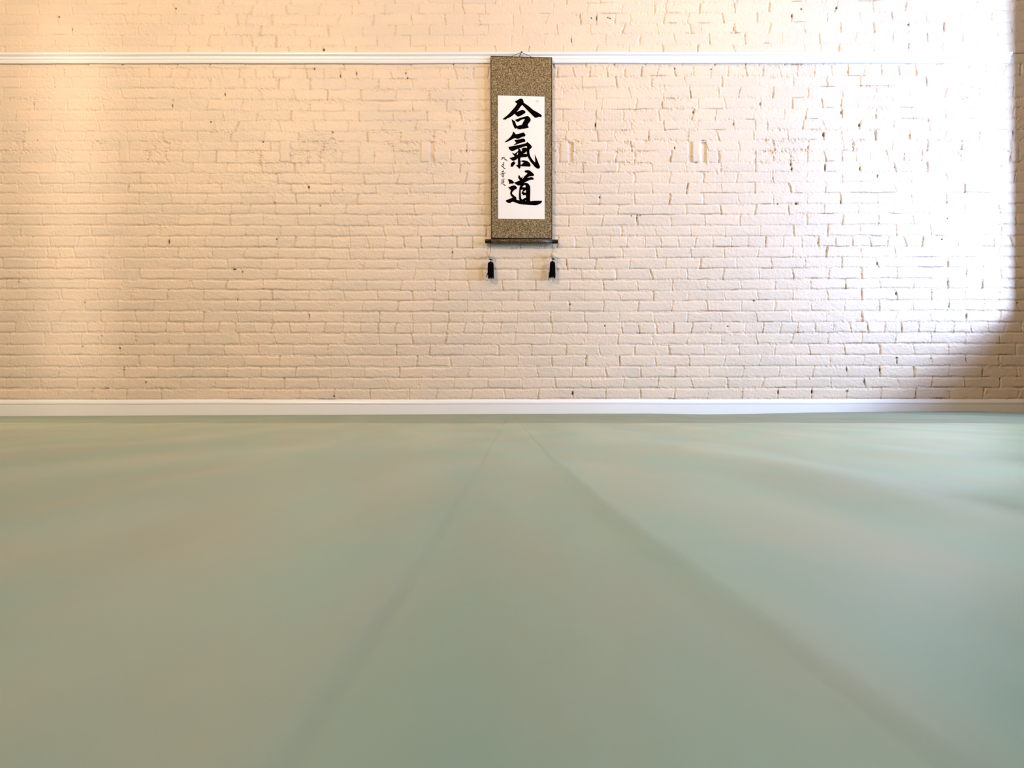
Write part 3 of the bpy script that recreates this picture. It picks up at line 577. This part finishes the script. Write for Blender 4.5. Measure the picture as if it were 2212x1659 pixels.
# hanging cord over a nail in the rail
bm = bmesh.new()
ap = (WX(1126.6), D-0.038, WZ(118.8))
tube(bm, [(WX(1104.2), YM-0.002, WZ(127.6)), (WX(1114), YM-0.002, WZ(123)), ap], 0.0014)
tube(bm, [ap, (WX(1137), YM-0.002, WZ(123)), (WX(1148.5), YM-0.002, WZ(128.6))], 0.0014)
tube(bm, [(WX(1124.6), D-0.037, WZ(120)), (WX(1123.4), D-0.037, WZ(124)), (WX(1121.8), YM-0.003, WZ(128))], 0.0022)
child(from_bm('hanging_cord', bm, m_cord), root)
bm = bmesh.new(); lathe(bm, [(0.0015, 0), (0.0015, 0.03), (0.004, 0.031), (0.003, 0.033)], 0, 0, 0, 'Z', 10)
bmesh.ops.rotate(bm, verts=bm.verts, cent=(0,0,0), matrix=__import__('mathutils').Matrix.Rotation(R(90), 3, 'X'))
bmesh.ops.translate(bm, verts=bm.verts, vec=(WX(1126.6), D-0.010, WZ(118.2)))
nail = from_bm('nail', bm, m_cord); nail['label'] = 'small dark nail in the white rail holding the scroll cord'; nail['category'] = 'nail'
# tassels
def tassel(cx, bx_, by, br, ty0, ty1, ttop, tbot, label, flip):
    t = bpy.data.objects.new('tassel', None); C.objects.link(t); t.location = (WX(cx), ry, WZ(528)); bpy.context.view_layer.update(); child(t, root); t['label'] = label
    yy = ry - 0.004
    bm = bmesh.new(); tube(bm, [(WX(cx), yy+0.004, WZ(523)), (WX(cx), yy, WZ(535)), (WX(bx_), yy, WZ(by-4))], 0.0014); child(from_bm('cord', bm, m_cord), t)
    bm = bmesh.new(); r = br*px
    lathe(bm, [(r*math.sin(a)+1e-4, -r*1.06*math.cos(a)) for a in np.linspace(0.12, math.pi-0.12, 15)], WX(bx_), yy, WZ(by), 'Z', 24)
    o = child(from_bm('bead', bm, m_bead, smooth=True), t); o['label'] = 'ivory coloured bead'
    tx = 0.5*(ttop[0]+ttop[1]); z = WZ(ty0)
    bm = bmesh.new(); kx = WX(tx)
    tube(bm, [(kx-0.011*flip, yy-0.002, z+0.014), (kx-0.004, yy-0.004, z+0.0135), (kx+0.004, yy-0.004, z+0.013), (kx+0.013, yy-0.002, z+0.008)], 0.0023)
    tube(bm, [(kx-0.005, yy-0.002, z+0.015), (kx+0.002, yy-0.004, z+0.009), (kx-0.003, yy-0.003, z+0.004)], 0.0022)
    child(from_bm('knot', bm, m_thread), t)
    bm = bmesh.new(); lathe(bm, [(0.0035, 0.001), (0.0062, 0.002), (0.0066, 0.004), (0.0058, 0.0065), (0.003, 0.007)], kx, yy, z-0.001, 'Z', 16)
    child(from_bm('ring', bm, m_gold, smooth=True), t)
    bm = bmesh.new(); hgt_ = (ty1-ty0)*px; hw = 0.5*(ttop[1]-ttop[0])*px; wb_ = 0.5*(tbot[1]-tbot[0])*px; cb = WX(0.5*(tbot[0]+tbot[1]))
    lathe(bm, [(0.003, 0), (hw*0.7, -0.003), (hw*0.98, -0.010), (hw, -0.02), (hw*0.98, -hgt_*0.5), (wb_*0.85, -hgt_*0.9)], kx, yy, z, 'Z', 24)
    rs = random.Random(int(cx))
    for k in range(90):
        a = 2*math.pi*k/90 + rs.uniform(-.05, .05); q = rs.uniform(0.75, 1.0); L = hgt_*rs.uniform(0.93, 1.06)
        pts = [(kx+hw*.95*math.cos(a), yy+hw*.95*math.sin(a), z-0.012), (kx+hw*1.02*math.cos(a)+rs.uniform(-.0008, .0008), yy+hw*1.02*math.sin(a), z-hgt_*.5),
               (cb+wb_*q*math.cos(a)+rs.uniform(-.001, .001), yy+wb_*q*math.sin(a), z-L)]
        tube(bm, pts, [0.0011, 0.0011, 0.0007], 5)
    if flip > 0:
        for k in range(5): tube(bm, [(kx-hw*.8, yy, z-hgt_*.55), (kx-hw*1.05-0.001*k, yy, z-hgt_*.75), (kx-hw*1.2-0.0022*k, yy-0.001*k, z-hgt_*(.93+.01*k))], 0.0006, 5)
    child(from_bm('tuft', bm, m_thread), t)
tassel(1059.6, 1059.0, 554.6, 5.9, 567.2, 602.5, (1054.2, 1066.4), (1055.0, 1067.2), 'left black tassel', 1)
tassel(1193.2, 1194.2, 554.2, 6.4, 566.4, 601.5, (1187.4, 1198.4), (1184.6, 1199.4), 'right black tassel', -1)
